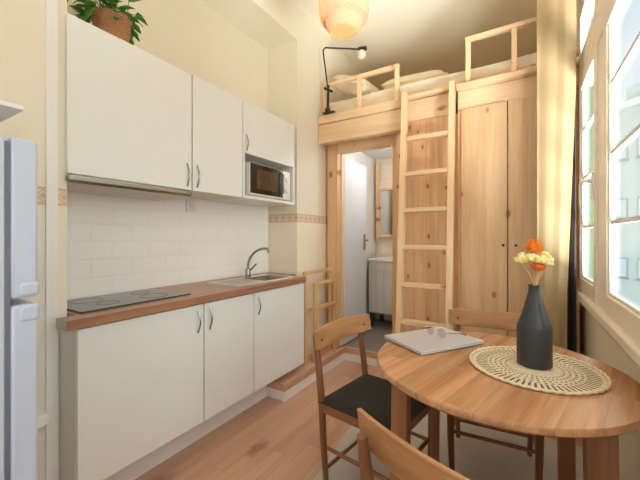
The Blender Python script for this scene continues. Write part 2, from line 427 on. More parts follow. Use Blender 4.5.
# ---------------------------------------------------------------- the room
XL, XN, XR = -1.684, -2.016, 0.36          # left wall, niche back, window wall
H = 3.28
struct('floor', [(-2.2, 0.41, -1.8, 4.8, -0.1, 0)], 'floor')
struct('ceiling', [(-2.2, 0.41, -1.8, 4.8, H, H+0.1)], 'ceiling')
struct('wall_left', [(-2.2, XL, -1.8, 0.648, 0, H), ] , 'wall')
struct('wall_left_header', [(-2.2, XL, 0.648, 2.37, 2.97, H)], 'wall')
struct('wall_left_far', [(-2.2, XL, 2.37, 4.8, 1.436, H), (-2.2, XL, 2.93, 4.8, 0, 1.436)], 'wall')
struct('wall_left_niche', [(-2.2, XN, 0.648, 2.37, 0, 2.97)], 'wall')
struct('wall_left_tiled', [(-2.2, XL, 2.37, 2.93, 0, 1.36)], 'walltile')
bm = bmesh.new(); B(bm, XN, XL+0.002, 2.368, 2.372, 1.36, 1.435); 
o = OBJ('trim_1', bm, 'borderX'); o['kind'] = 'structure'
struct('trim_2', [(-2.2, XL+0.002, 2.3721, 2.93, 1.36, 1.436)], 'borderY')
struct('trim_3', [(XL, XL+0.004, -1.5, 0.647, 1.36, 1.436)], 'borderY')
struct('wall_front', [(-2.2, -0.95, -1.8, -1.7, 0, H), (-0.95, 0.41, -1.8, -1.7, 2.5, H)], 'wall')
struct('wall_back', [(-2.2, 0.41, 4.7, 4.8, 0, H)], 'wall')
W0, W1, ZS, ZT = -0.28, 2.71, 0.86, 2.72     # the window band
struct('wall_right', [(XR, 0.41, -1.8, 4.7, 0, ZS-0.03), (XR, 0.41, -1.8, 4.7, ZT, H), (0.352, 0.366, W1, 4.7, ZS-0.03, ZT), (XR, 0.41, -1.8, W0, ZS-0.03, ZT)], 'wall')
# metro tiles over the worktop
struct('splashback', [(XN, XN+0.008, 0.65, 2.366, 0.9, 1.62)], 'metro')
# bathroom behind the partition
struct('wall_bathroom', [(XL, XL+0.01, 2.98, 4.19, 0.12, 2.27), (-0.86, -0.85, 2.99, 4.19, 0.12, 2.27)], 'bathwhite')
struct('wall_bathroom_back', [(XL, -0.85, 4.2, 4.24, 0.12, 2.27)], 'bathwall')
struct('trim_4', [(XL+0.012, -0.862, 4.196, 4.1995, 1.36, 1.436)], 'borderX')
struct('ceiling_bathroom', [(XL, -0.85, 2.99, 4.24, 2.27, 2.279)], 'bathwhite')
struct('floor_bathroom', [(XL, -0.85, 2.965, 4.24, 0.02, 0.118)], 'bathfloor')

# skirting riser and timber nosing of the raised bathroom floor and the ledge
struct('baseboard_ledge', [(XL+0.001, -1.5, 1.95, 2.945, 0, 0.074), (-1.5, -0.93, 2.93, 2.945, 0, 0.074)], 'trimwhite', 0.002)
lt = thing('tiled_ledge', 'low terracotta tiled ledge with wooden nosing along the wall beside the kitchen', 'ledge', (0, 0, 0))
bm = bmesh.new()
B(bm, XL+0.002, -1.496, 1.946, 1.985, 0.075, 0.13); B(bm, -1.54, -1.496, 1.985, 2.945, 0.075, 0.13)
OBJ('nosing', bm, 'ledgewood', lt, 0.003)
bx('tile_top', (XL+0.002, -1.54, 1.985, 2.9, 0.075, 0.128), 'ledgetile', lt)
bx('door_sill', (-1.495, -0.93, 2.925, 2.964, 0.075, 0.13), 'ledgewood', None, 0.003)
tag(bpy.data.objects['door_sill'], 'wooden threshold board under the open bathroom doorway', 'threshold')

# ---------------------------------------------------------------- pine partition, loft and wardrobe
# door surround
ds = thing('door_surround', 'knotty pine frame around the bathroom doorway under the loft beam', 'door frame', (0, 0, 0))
bx('post', (-1.66, -1.545, 2.86, 2.96, 0.135, 2.26), 'pineV', ds, 0.003)
bx('post', (-0.985, -0.925, 2.86, 2.96, 0.135, 2.26), 'pineV', ds, 0.003)
bx('head_board', (-1.544, -0.986, 2.865, 2.955, 2.06, 2.26), 'pineX', ds, 0.003)
bx('jamb_strip', (-1.543, -1.533, 2.93, 2.985, 0.135, 2.05), 'pineL', ds)
# wall of upright boards behind the ladder
pw = thing('board_partition', 'upright knotty pine boards behind the ladder', 'partition', (0, 0, 0))
bm = bmesh.new(); B(bm, -0.828, -0.42, 2.77, 2.8, 0.0, 2.2); B(bm, -0.92, -0.828, 2.77, 2.8, 0.0, 2.125); OBJ('boards', bm, 'pinePlank', pw)
bx('cross_board', (-0.828, -0.442, 2.755, 2.8, 2.2, 2.37), 'pineX', pw, 0.003)
bx('side_board', (-0.92, -0.885, 2.8, 2.93, 0.0, 2.27), 'pineV', pw)
# wardrobe
wd = thing('wardrobe', 'tall built-in pine wardrobe with two plain doors beside the curtain', 'wardrobe', (0, 0, 0))
bm = bmesh.new(); B(bm, -0.415, -0.39, 2.72, 3.3, 0, 2.2); B(bm, 0.30, 0.33, 2.72, 3.3, 0, 2.2); B(bm, -0.39, 0.30, 3.27, 3.3, 0, 2.2); B(bm, -0.39, 0.30, 2.74, 3.27, 0, 0.06)
OBJ('body', bm, 'pineV', wd, 0.002)
bx('frieze_board', (-0.415, 0.33, 2.72, 2.75, 2.203, 2.345), 'pineX', wd, 0.003)
for x0, x1, kx in ((-0.388, -0.083, -0.108), (-0.077, 0.298, -0.03)):
    d = bx('door', (x0, x1, 2.70, 2.72, 0.07, 2.198), 'pineDoor', wd, 0.002)
    bm = bmesh.new(); T(bm, [(kx, 2.699, 1.168), (kx, 2.690, 1.168)], [0.007, 0.010], 12)
    OBJ('knob', bm, 'darkhole', d)
# loft
lf = thing('loft_platform', 'raised pine sleeping platform over the bathroom door and wardrobe', 'loft bed', (0, 0, 0))
bx('deck', (XL+0.004, XR-0.01, 2.81, 4.69, 2.285, 2.37), 'pineX', lf)
bx('beam', (XL+0.004, -0.83, 2.72, 2.80, 2.13, 2.31), 'pineX', lf, 0.006)
bx('edge_board', (XL+0.004, -0.83, 2.705, 2.805, 2.312, 2.39), 'pineX', lf, 0.008)
bx('edge_board', (-0.42, XR-0.01, 2.66, 2.805, 2.347, 2.385), 'pineX', lf, 0.006)
bx('edge_board', (-0.828, -0.42, 2.708, 2.76, 2.375, 2.405), 'pineX', lf, 0.004)
bx('fascia', (-0.828, XR-0.01, 2.765, 2.808, 2.386, 2.45), 'pineX', lf, 0.004)
def rail(xs, x0, x1, ztop, zb, name, label, y=2.735):
    t = thing(name, label, 'railing', (0, 0, 0))
    for x in xs: bx('post', (x-0.017, x+0.017, y-0.017, y+0.017, zb, ztop-0.031), 'pineL', t, 0.003)
    bx('top_rail', (x0, x1, y-0.02, y+0.02, ztop-0.03, ztop), 'pineX', t, 0.003)
rail((-1.60, -1.25, -0.90), -1.62, -0.88, 2.695, 2.391, 'guard_rail', 'pale wooden guard rail above the bathroom door, near the black lamp')
rail((-0.34, -0.04, 0.27), -0.36, 0.29, 2.735, 2.386, 'guard_rail', 'pale wooden guard rail above the wardrobe doors', 2.71)
# bedding
def pillowish(x0, x1, y0, y1, z0, z1, sub=2, amp=0.012, seed=1):
    bm = bmesh.new(); B(bm, x0, x1, y0, y1, z0, z1)
    bmesh.ops.subdivide_edges(bm, edges=bm.edges[:], cuts=7, use_grid_fill=True)
    rnd = random.Random(seed)
    for v in bm.verts:
        if v.co.z > z0+0.01: v.co += Vector((rnd.uniform(-amp, amp), rnd.uniform(-amp, amp), rnd.uniform(-amp, amp)))
    return bm
bm = pillowish(-1.63, 0.33, 2.83, 4.6, 2.374, 2.555, amp=0.008)
o = OBJ('mattress', bm, 'bed', None, 0.02); tag(o, 'cream covered mattress lying on the pine loft', 'mattress')
def pillow(loc, rot, lab):
    bm = bmesh.new(); g = 10
    vs = {}
    for s in (1, -1):
        for i in range(g+1):
            for j in range(g+1):
                u, v = i/g*2-1, j/g*2-1
                h = 0.09*max(0, (1-u**4)*(1-v**4))**0.55
                if abs(h) < 1e-9 and s == -1: vs[(s, i, j)] = vs[(1, i, j)]
                else: vs[(s, i, j)] = bm.verts.new((u*0.3*(1-0.06*(1-v*v)), v*0.21*(1-0.06*(1-u*u)), s*h))
        for i in range(g):
            for j in range(g): 
                f = [vs[(s, i, j)], vs[(s, i+1, j)], vs[(s, i+1, j+1)], vs[(s, i, j+1)]]
                if len(set(f)) > 2: 
                    try: bm.faces.new(f if s == 1 else f[::-1])
                    except ValueError: pass
    o = OBJ('pillow', bm, 'bed'); o.location = loc; o.rotation_euler = rot
    tag(o, lab, 'pillow')
pillow((-1.40, 3.10, 2.72), (math.radians(25), 0, math.radians(84)), 'cream pillow propped against the wall behind the guard rail')
pillow((-0.86, 3.2, 2.665), (0, 0, math.radians(6)), 'cream pillow lying flat on the loft mattress')

# ladder
ld = thing('loft_ladder', 'pale pine ladder leaning against the loft edge beside the wardrobe', 'ladder', (0, 0, 0))
yb, ytp, zt = 2.47, 2.665, 2.42
def ly(z): return yb+(ytp-yb)*z/2.38
for x in (-0.81, -0.445):
    bm = bmesh.new(); BAR(bm, (x, ly(0.005), 0.005), (x, ly(2.40), 2.40), 0.04, 0.07, (0, 1, 0)); OBJ('side_rail', bm, 'pineL', ld, 0.003)
for z in (0.30, 0.59, 0.875, 1.165, 1.455, 1.745, 2.03):
    bx('rung', (-0.789, -0.466, ly(z)-0.03, ly(z)+0.03, z-0.034, z), 'pineX', ld, 0.003)

# ---------------------------------------------------------------- bathroom
dr = thing('door_1', 'white bathroom door standing open inwards', 'door', (-1.53, 2.975, 0))
dr['kind'] = 'structure'
bx('door_leaf', (-0.035, 0.0, 0.012, 0.565, 0.135, 2.04), 'doorwhite', dr, 0.003)
bm = bmesh.new(); B(bm, 0.0, 0.007, 0.485, 0.525, 1.08, 1.26); T(bm, [(0.004, 0.505, 1.19), (0.045, 0.505, 1.19), (0.05, 0.49, 1.19), (0.05, 0.39, 1.19)], 0.009, 10)
OBJ('door_handle', bm, 'chrome', dr)
vn = thing('vanity_unit', 'white bathroom vanity cabinet below the wood-framed mirror', 'vanity', (0, 0, 0))
bx('body', (-1.60, -0.98, 3.78, 4.18, 0.30, 0.925), 'vanity', vn, 0.004)
bx('drawer', (-1.595, -0.985, 3.765, 3.779, 0.83, 0.92), 'carcass', vn, 0.002)
for x0, x1 in ((-1.595, -1.293), (-1.287, -0.985)): bx('door', (x0, x1, 3.765, 3.779, 0.31, 0.822), 'vanity', vn, 0.002)
bx('basin_top', (-1.62, -0.96, 3.75, 4.18, 0.926, 0.965), 'ceramic', vn, 0.008)
for x, y in ((-1.57, 3.81), (-1.01, 3.81), (-1.57, 4.15), (-1.01, 4.15)): bx('leg', (x-0.02, x+0.02, y-0.02, y+0.02, 0.119, 0.299), 'chrome', vn)
mr = thing('mirror_cabinet', 'wood-framed mirror hanging above the white vanity', 'mirror', (0, 0, 0))
bm = bmesh.new()
B(bm, -1.64, -1.615, 4.10, 4.18, 1.22, 2.2)
B(bm, -1.614, -1.59, 4.12, 4.18, 1.22, 1.87); B(bm, -1.39, -1.365, 4.12, 4.18, 1.22, 1.87)
B(bm, -1.59, -1.39, 4.12, 4.18, 1.22, 1.25); B(bm, -1.59, -1.39, 4.12, 4.18, 1.84, 1.87)
OBJ('frame', bm, 'pineX', mr, 0.002)
bx('mirror_glass', (-1.589, -1.391, 4.14, 4.15, 1.251, 1.839), 'mirror', mr)
cl = thing('added_ceiling_light', 'unseen round white light added on the bathroom ceiling near the doorway', 'light', (-1.05, 3.35, 2.268))  # unseen fitting, added to go with the bathroom fill
bm = bmesh.new(); L(bm, [(0, 0), (0.1, 0), (0.1, -0.02), (0.0, -0.02)], n=24); OBJ('base', bm, 'trimwhite', cl)
bm = bmesh.new(); L(bm, [(0.09, -0.021), (0.08, -0.05), (0.04, -0.065), (0, -0.068)], n=24); OBJ('shade', bm, 'opal', cl)
add_light('bathroom_fill', 'POINT', (-1.05, 3.35, 2.12), energy=4.2, color=(0.95, 0.97, 1.0), shadow_soft_size=0.1)  # added point lamp, out of view, to brighten the bathroom

# ---------------------------------------------------------------- kitchen
def bow_handle(parent, x, y, z0, z1):
    """slim bow handle on a face that looks towards +X"""
    bm = bmesh.new(); n = 10; pts = []
    for i in range(n+1):
        k = i/n; pts.append((x+0.019*math.sin(PI*k), y, z0+(z1-z0)*k))
    T(bm, pts, [0.006]+[0.0045]*(n-1)+[0.006], 8); OBJ('handle', bm, 'chrome', parent)
base_spec = [(0.62, 1.237, 1.20, 'white base cabinet under the hob, widest door nearest the fridge'),
             (1.243, 1.642, 1.28, 'narrow white base cabinet in the middle of the kitchen run'),
             (1.648, 2.24, 1.69, 'white base cabinet under the sink')]
for y0, y1, hy, lab in base_spec:
    c = thing('base_cabinet', lab, 'cabinet', (0, 0, 0), group='white kitchen base cabinets')
    bm = bmesh.new(); yb0 = max(y0, 0.65)
    B(bm, -1.99, -1.683, yb0, y1, 0.19, 0.858); B(bm, -1.683, -1.542, y0, y1, 0.19, 0.858)
    OBJ('body', bm, 'carcass', c, smooth=False)
    d = bx('door', (-1.54, -1.52, y0+0.001, y1-0.001, 0.19, 0.853), 'white', c, 0.0015)
    bow_handle(d, -1.521, hy, 0.70, 0.82)
bx('kickboard', (-1.68, -1.665, 0.62, 1.944, 0.002, 0.18), 'trimwhite')
tag(bpy.data.objects['kickboard'], 'white kickboard along the floor under the base cabinets', 'kickboard')
wt = thing('worktop', 'reddish brown wooden worktop over the white base cabinets', 'worktop', (0, 0, 0))
bm = bmesh.new()
hx0, hx1, hy0, hy1 = -1.832, -1.608, 1.858, 2.152
B(bm, -1.591, -1.5, 0.578, 0.65, 0.862, 0.9)
B(bm, XN+0.01, -1.5, 0.65, hy0, 0.862, 0.9); B(bm, XN+0.01, hx0, hy0, hy1, 0.862, 0.9); B(bm, hx1, -1.5, hy0, hy1, 0.862, 0.9)
B(bm, XN+0.01, -1.5, hy1, 2.235, 0.862, 0.9); B(bm, XN+0.01, XL-0.01, 2.235, 2.362, 0.862, 0.9)
OBJ('slab', bm, 'worktop', wt, smooth=False)
bx('end_cap', (-1.592, -1.497, 0.574, 0.5775, 0.861, 0.901), 'steel', wt, 0.001)
# hob
hb = thing('hob', 'black glass hob set in the wooden worktop below the hood', 'hob', (0, 0, 0))
bx('glass_plate', (-1.97, -1.6, 0.665, 1.215, 0.9005, 0.907), 'hobglass', hb, 0.002)
def ring_mat(): return plain('hob_ring_print', rgb(76, 74, 72), 0.2)
M['ring'] = ring_mat()
for x, y, r in ((-1.86, 0.80, 0.07), (-1.72, 0.83, 0.05), (-1.86, 1.07, 0.05), (-1.71, 1.06, 0.07)):
    bm = bmesh.new(); L(bm, [(r, 0), (r, 0.0004), (r-0.003, 0.0004), (r-0.003, 0)], (x, y, 0.9073), 32); OBJ('cooking_zone', bm, 'ring', hb)
# sink
sk = thing('sink', 'stainless steel sink with drainer let into the worktop', 'sink', (0, 0, 0))
bm = bmesh.new()
sx0, sx1, sy0, sy1 = -1.90, -1.57, 1.56, 2.20; bx0, bx1, by0, by1 = -1.83, -1.61, 1.86, 2.15; zt_ = 0.906
def ringquad(bm, o, z0, i, z1):
    a = [bm.verts.new((*p, z0)) for p in o]; b = [bm.verts.new((*p, z1)) for p in i]
    for k in range(4): bm.faces.new((a[k], a[(k+1) % 4], b[(k+1) % 4], b[k]))
def rc(x0, x1, y0, y1): return [(x0, y0), (x1, y0), (x1, y1), (x0, y1)]
ringquad(bm, rc(sx0, sx1, sy0, sy1), 0.9005, rc(sx0+.006, sx1-.006, sy0+.006, sy1-.006), zt_)
ringquad(bm, rc(sx0+.006, sx1-.006, sy0+.006, sy1-.006), zt_, rc(bx0, bx1, by0, by1), zt_-0.001)
OBJ('rim', bm, 'sinksteel', sk, smooth=False)
bm = bmesh.new()
ringquad(bm, rc(bx0, bx1, by0, by1), zt_-0.001, rc(bx0+.012, bx1-.012, by0+.012, by1-.012), 0.864)
v = [bm.verts.new((*p, 0.864)) for p in rc(bx0+.012, bx1-.012, by0+.012, by1-.012)]; bm.faces.new(v)
OBJ('basin', bm, plain('basin_steel', rgb(160, 154, 144), 0.3, 1.0, var=0.1), sk, smooth=False)
bm = bmesh.new()
for k in range(6): B(bm, sx0+0.06+k*0.036, sx0+0.068+k*0.036, 1.60, 1.82, zt_-0.0005, zt_+0.0025)
OBJ('drainer_ridges', bm, 'sinksteel', sk, 0.001)
fc = thing('faucet', 'chrome kitchen tap with a curved spout behind the sink', 'faucet', (-1.872, 1.955, 0.9065))
bm = bmesh.new(); L(bm, [(0, 0), (0.026, 0), (0.026, 0.008), (0.021, 0.012), (0.02, 0.06), (0.016, 0.068), (0, 0.07)], n=20); OBJ('body', bm, 'chrome', fc)
bm = bmesh.new(); pts = [(0, 0, 0.06)]
for i in range(13):
    a = math.radians(180-100*i/12); pts.append((0.16+0.16*math.cos(a)*1.0, 0.02*i/12, 0.085+0.145*math.sin(a)))
T(bm, pts, 0.0095, 10); T(bm, [pts[-1], (pts[-1][0]+0.012, pts[-1][1], pts[-1][2]-0.028)], 0.011, 10); OBJ('spout', bm, 'chrome', fc)
bm = bmesh.new(); T(bm, [(0.006, 0.016, 0.05), (0.05, 0.045, 0.105)], [0.008, 0.006], 8); OBJ('lever', bm, 'chrome', fc)
# wall cabinets
A = -1.66
wc = [(0.641, 1.265, 1.235, 'white wall cabinet over the steel hood, largest and nearest the fridge'),
      (1.272, 1.682, 1.305, 'narrow white wall cabinet between the hood cabinet and the microwave')]
for y0, y1, hy, lab in wc:
    c = thing('wall_cabinet', lab, 'cabinet', (0, 0, 0), group='white kitchen wall cabinets')
    bx('body', (XN+0.009, A-0.02, max(y0, 0.651), y1, 1.503, 2.19), 'carcass', c)
    d = bx('door', (A-0.018, A, y0+0.001, y1-0.001, 1.503, 2.19), 'white', c, 0.0015)
    bow_handle(d, A-0.001, hy, 1.525, 1.655)
c = thing('wall_cabinet', 'white wall cabinet with an open bay that holds the microwave', 'cabinet', (0, 0, 0), group='white kitchen wall cabinets')
y0, y1 = 1.688, 2.30
bm = bmesh.new()
B(bm, XN+0.009, A-0.02, y0, y1, 1.83, 2.19); B(bm, XN+0.009, A, y0, y0+0.016, 1.503, 1.829); B(bm, XN+0.009, A, y1-0.018, y1, 1.503, 1.829)
B(bm, XN+0.009, A, y0+0.016, y1-0.018, 1.503, 1.525); B(bm, XN+0.009, XN+0.02, y0+0.016, y1-0.018, 1.525, 1.829)
OBJ('body', bm, 'white', c)
d = bx('door', (A-0.018, A, y0+0.001, y1-0.001, 1.822, 2.19), 'white', c, 0.0015)
bow_handle(d, A-0.001, 1.72, 1.84, 1.95)
# hood
hd = thing('range_hood', 'slim brushed steel extractor hood under the largest wall cabinet', 'extractor hood', (0, 0, 0))
bx('body', (XN+0.02, A-0.022, 0.655, 1.262, 1.462, 1.501), 'carcass', hd, 0.002)
bx('front_panel', (A-0.021, A+0.012, 0.637, 1.264, 1.464, 1.501), 'steel', hd, 0.012)
# microwave
mw = thing('microwave', 'white microwave with a dark door in the open cabinet bay', 'microwave', (0, 0, 0))
mx = A-0.018
bx('body', (XN+0.05, mx-0.02, 1.768, 2.262, 1.537, 1.775), 'white', mw, 0.004)
d = bx('door', (mx-0.019, mx, 1.77, 2.16, 1.538, 1.774), 'white', mw, 0.003)
bx('door_glass', (mx, mx+0.004, 1.775, 2.155, 1.55, 1.770), 'blackglass', d, 0.001)
bx('window', (mx+0.0042, mx+0.006, 1.84, 2.09, 1.585, 1.735), 'mwinside', d)
bm = bmesh.new(); T(bm, [(mx+0.002, 2.125, 1.56), (mx+0.028, 2.135, 1.59), (mx+0.028, 2.135, 1.73), (mx+0.002, 2.125, 1.76)], 0.007, 10); OBJ('handle', bm, 'chrome', d)
p = bx('control_panel', (mx-0.019, mx, 2.162, 2.26, 1.538, 1.774), 'socket', mw, 0.003)
for z in (1.61, 1.70):
    bm = bmesh.new(); T(bm, [(mx, 2.21, z), (mx+0.018, 2.21, z)], [0.02, 0.017], 20); OBJ('knob', bm, 'socket', p)
for y in (1.80, 2.22):
    bx('foot', (mx-0.06, mx-0.03, y-0.015, y+0.015, 1.5255, 1.5368), 'darkkey', mw)
# socket
so = thing('power_socket', 'white power socket on the tiled wall below the wall cabinets', 'socket', (0, 0, 0))
bx('plate', (XN+0.0085, XN+0.026, 1.475, 1.555, 1.405, 1.485), 'socket', so, 0.003)
bm = bmesh.new(); L(bm, [(0.02, 0), (0.02, 0.003), (0.017, 0.003), (0.016, 0.0005), (0, 0.0005)], n=20)
bmesh.ops.rotate(bm, cent=(0, 0, 0), matrix=Matrix.Rotation(PI/2, 3, 'Y'), verts=bm.verts)
bmesh.ops.translate(bm, vec=(XN+0.0262, 1.515, 1.445), verts=bm.verts); OBJ('outlet', bm, 'carcass', so)
# casing beside the niche
bx('trim_5', (XL+0.001, -1.672, 0.571, 0.611, 0, H-0.002), 'trimwhite')['kind'] = 'structure'
bx('cable_box', (XL+0.001, -1.625, 0.515, 0.57, 0.47, 0.512), 'socket', None, 0.003)
tag(bpy.data.objects['cable_box'], 'small white box low on the wall between the fridge and white casing', 'cable box')

# fridge
fr = thing('fridge', 'white fridge freezer at the side wall with doors facing the kitchen', 'fridge', (0, 0, 0))
bx('body', (-1.66, -1.2, -0.3, 0.318, 0.02, 1.50), 'fridge', fr, 0.004)
bx('seal', (-1.655, -1.206, 0.318, 0.33, 0.06, 1.49), 'gasket', fr)
for z0, z1 in ((0.05, 1.035), (1.055, 1.506)):
    d = bx('door', (-1.66, -1.2, 0.331, 0.391, z0, z1), 'fridge', fr, 0.008)
    if z0 < 1:
        bx('grip', (-1.64, -1.1965, 0.345, 0.396, 0.985, 1.036), 'fridge', d, 0.01)
    else:
        bx('grip', (-1.64, -1.1965, 0.345, 0.396, 1.056, 1.10), 'fridge', d, 0.01)
for x in (-1.62, -1.24):
    for y in (-0.26, 0.28): bx('foot', (x-0.02, x+0.02, y-0.02, y+0.02, 0.0, 0.0195), 'darkkey', fr)
bx('wall_shelf', (XL+0.001, -1.25, -0.3, 0.373, 1.60, 1.614), 'white', None, 0.001)
tag(bpy.data.objects['wall_shelf'], 'thin white shelf board over the fridge', 'shelf')

# ---------------------------------------------------------------- plant on the cabinet
pl = thing('potted_plant', 'leafy green houseplant in a woven basket on top of the wall cabinets', 'plant', (-1.83, 0.905, 2.1905)); pl.scale = (0.84, 0.84, 0.80)
bm = bmesh.new(); L(bm, [(0, 0), (0.078, 0), (0.086, 0.05), (0.1, 0.15), (0.108, 0.215), (0.112, 0.222), (0.104, 0.226), (0.096, 0.2), (0.09, 0.15), (0, 0.15)], n=40)
OBJ('basket', bm, 'wicker', pl)
bm = bmesh.new(); L(bm, [(0, 0.19), (0.09, 0.186), (0.092, 0.16), (0, 0.155)], n=24); OBJ('soil', bm, 'soil', pl)
lbm = bmesh.new(); sbm = bmesh.new()
def leaf(bm, base, d, length, width, droop, roll=0):
    """lobed leaf along direction d, bent down"""
    d = Vector(d).normalized(); side = d.cross(Vector((0, 0, 1)))
    side = side.normalized() if side.length > 0.05 else Vector((1, 0, 0))
    n = 8; rows = []
    p = Vector(base); dirn = d.copy()
    for i in range(n+1):
        k = i/n
        w = width*(math.sin(PI*min(1, k*1.02+0.02))**0.7)*(1-0.35*k)
        w *= 1+0.22*math.cos(k*PI*7)
        nrm = side.cross(dirn).normalized()
        c = bm.verts.new(p); l_ = bm.verts.new(p - side*w + nrm*w*0.25); r_ = bm.verts.new(p + side*w + nrm*w*0.25)
        rows.append((l_, c, r_))
        dirn = (dirn + Vector((0, 0, -droop/n))).normalized(); p = p + dirn*(length/n)
    for a, b in zip(rows, rows[1:]):
        bm.faces.new((a[0], a[1], b[1], b[0])); bm.faces.new((a[1], a[2], b[2], b[1]))
rnd = random.Random(3)
for i in range(64):
    a = rnd.uniform(0, 2*PI); el = rnd.uniform(0.2, 1.4)
    sl = rnd.uniform(0.06, 0.22)
    base = Vector((rnd.uniform(-.05, .05), rnd.uniform(-.05, .05), 0.18))
    d = Vector((math.cos(a)*math.cos(el), math.sin(a)*math.cos(el), math.sin(el)))
    m_ = base + d*sl*0.5 + Vector((0, 0, 0.03)); e = base + d*sl + Vector((0, 0, 0.03 - 0.05*math.cos(el)))
    if e.x < -0.17: e.x = -0.17
    if e.y > 0.05: e.y = 0.05+0.3*(e.y-0.05)
    T(sbm, [base, m_, e], [0.003, 0.0025, 0.002], 5)
    dd = Vector((d.x, d.y, d.z*0.3))
    if e.x + dd.x*0.15 < -0.19: dd.x = abs(dd.x)*0.2
    leaf(lbm, e, dd, rnd.uniform(0.07, 0.13), rnd.uniform(0.022, 0.042), rnd.uniform(0.6, 1.9))
# hanging leaves towards the window side and over the cabinet edge
for base, d, ln, w, dr_ in (((0.05, -0.19, 0.21), (0.3, -0.9, -0.1), 0.15, 0.05, 1.6), ((0.13, -0.25, 0.23), (0.1, -0.35, -0.8), 0.15, 0.034, 0.6), ((0.10, -0.2, 0.25), (0.2, -0.5, -0.3), 0.14, 0.04, 1.2), ((0.03, -0.13, 0.16), (0.3, -0.8, -0.6), 0.13, 0.03, 1.2),
                      ((0.04, -0.11, 0.22), (0.4, -0.6, -0.4), 0.16, 0.035, 1.5)):
    T(sbm, [(0, 0, 0.18), (base[0]*.6, base[1]*.6, base[2]+0.03), base], 0.0028, 5); leaf(lbm, base, d, ln, w, dr_)
o = OBJ('foliage', lbm, 'leaf', pl); o.modifiers.new('thick', 'SOLIDIFY').thickness = 0.0012
OBJ('stems', sbm, 'leafstem', pl)

# ---------------------------------------------------------------- folding rack by the bathroom door
def frame(bm, x, y0, y1, z0, z1, mids, w=0.028):
    B(bm, x-w/2, x+w/2, y0, y0+w, z0, z1); B(bm, x-w/2, x+w/2, y1-w, y1, z0, z1); B(bm, x-w/2, x+w/2, y0+w, y1-w, z1-w, z1)
    for z in mids: B(bm, x-w/2, x+w/2, y0+w, y1-w, z-w, z)
rk = thing('folding_rack', 'folded slim wooden rack leaning by the bathroom door frame', 'rack', (0, 0, 0))
bm = bmesh.new(); frame(bm, -1.60, 2.35, 2.83, 0.132, 0.925, (0.59,)); OBJ('outer_frame', bm, 'rackwood', rk, 0.002)
bm = bmesh.new(); frame(bm, -1.56, 2.45, 2.845, 0.132, 0.82, (0.60, 0.25)); OBJ('inner_frame', bm, 'rackwood', rk, 0.002)

# ---------------------------------------------------------------- window wall
def window(n, y0, y1, handle_y=None, muntins=True):
    w = bpy.data.objects.new('window_%d' % n, None); COL.objects.link(w); w['kind'] = 'structure'
    xi, xo = 0.322, 0.351
    z0, zt, z2 = 0.885, 2.16, 2.35
    fw = 0.045
    bm = bmesh.new()   # leaf frame
    B(bm, xi, xo, y0, y0+fw+0.015, z0, zt+0.03); B(bm, xi, xo, y1-fw-0.015, y1, z0, zt+0.03)
    B(bm, xi, xo, y0+fw, y1-fw, z0, z0+0.085); B(bm, xi, xo, y0+fw, y1-fw, zt, zt+0.03)
    # thin inner bead
    B(bm, xi+0.008, xi+0.0215, y0+fw+0.015, y0+fw+0.03, z0+0.085, zt); B(bm, xi+0.008, xi+0.0215, y1-fw-0.03, y1-fw-0.015, z0+0.085, zt)
    B(bm, xi+0.008, xi+0.0215, y0+fw+0.03, y1-fw-0.03, z0+0.085, z0+0.10)
    OBJ('window_frame', bm, 'winwhite', w, 0.004)
    bm = bmesh.new()
    B(bm, xi, xo, y0, y0+fw, z2, ZT-0.02); B(bm, xi, xo, y1-fw, y1, z2, ZT-0.02)
    B(bm, xi, xo, y0+fw, y1-fw, z2, z2+0.03); B(bm, xi, xo, y0+fw, y1-fw, ZT-0.1, ZT-0.02)
    OBJ('upper_frame', bm, 'winwhite', w, 0.004)
    bm = bmesh.new(); B(bm, 0.344, 0.350, y0+fw+0.01, y1-fw-0.01, z0+0.08, zt+0.01); OBJ('pane', bm, 'glass', w)
    bm = bmesh.new(); B(bm, 0.344, 0.350, y0+fw-0.01, y1-fw+0.01, z2+0.02, ZT-0.09); OBJ('upper_pane', bm, 'glass', w)
    bm = bmesh.new()
    for z in (1.29, 1.595, 1.90): B(bm, 0.336, 0.354, y0+fw, y1-fw, z-0.009, z+0.009)
    OBJ('glazing_bars', bm, plain('grey_glazing_bar', rgb(222, 225, 228), 0.5) if n == 1 else M['grey_bar'], w)
    if n == 1: M['grey_bar'] = bpy.data.materials['grey_glazing_bar']
    if handle_y:
        bm = bmesh.new(); B(bm, xi-0.012, xi, handle_y-0.015, handle_y+0.015, 1.42, 1.56)
        T(bm, [(xi-0.01, handle_y, 1.515), (xi-0.05, handle_y, 1.515), (xi-0.055, handle_y+0.012, 1.50), (xi-0.055, handle_y+0.02, 1.39)], [0.009, 0.009, 0.009, 0.007], 10)
        OBJ('window_handle', bm, 'socket', w, 0.001)
window(1, 2.14, 2.70, 2.165)
window(2, 1.32, 1.96)
window(3, 0.60, 1.24, 0.64)
window(4, -0.20, 0.44)
# mullion posts, transom, head and sill
bm = bmesh.new()
for y0, y1 in ((1.962, 2.138), (1.242, 1.318), (0.442, 0.598), (-0.279, -0.202)): B(bm, 0.332, 0.354, y0, y1, 0.882, ZT-0.001)
B(bm, 0.325, 0.385, W0, 2.701, 2.192, 2.348); B(bm, 0.325, 0.385, W0, 2.701, ZT-0.019, ZT-0.001)
B(bm, 0.325, 0.362, 2.7015, 2.709, 0.882, ZT-0.02)
o = OBJ('trim_6', bm, 'winwhite', None, 0.004); o['kind'] = 'structure'
bm = bmesh.new(); B(bm, 0.300, 0.44, W0+0.001, 2.66, 0.835, 0.88); B(bm, 0.325, 0.358, W0+0.001, 2.66, 0.80, 0.834)
o = OBJ('window_sill', bm, 'sillwhite', None, 0.008); o['kind'] = 'structure'

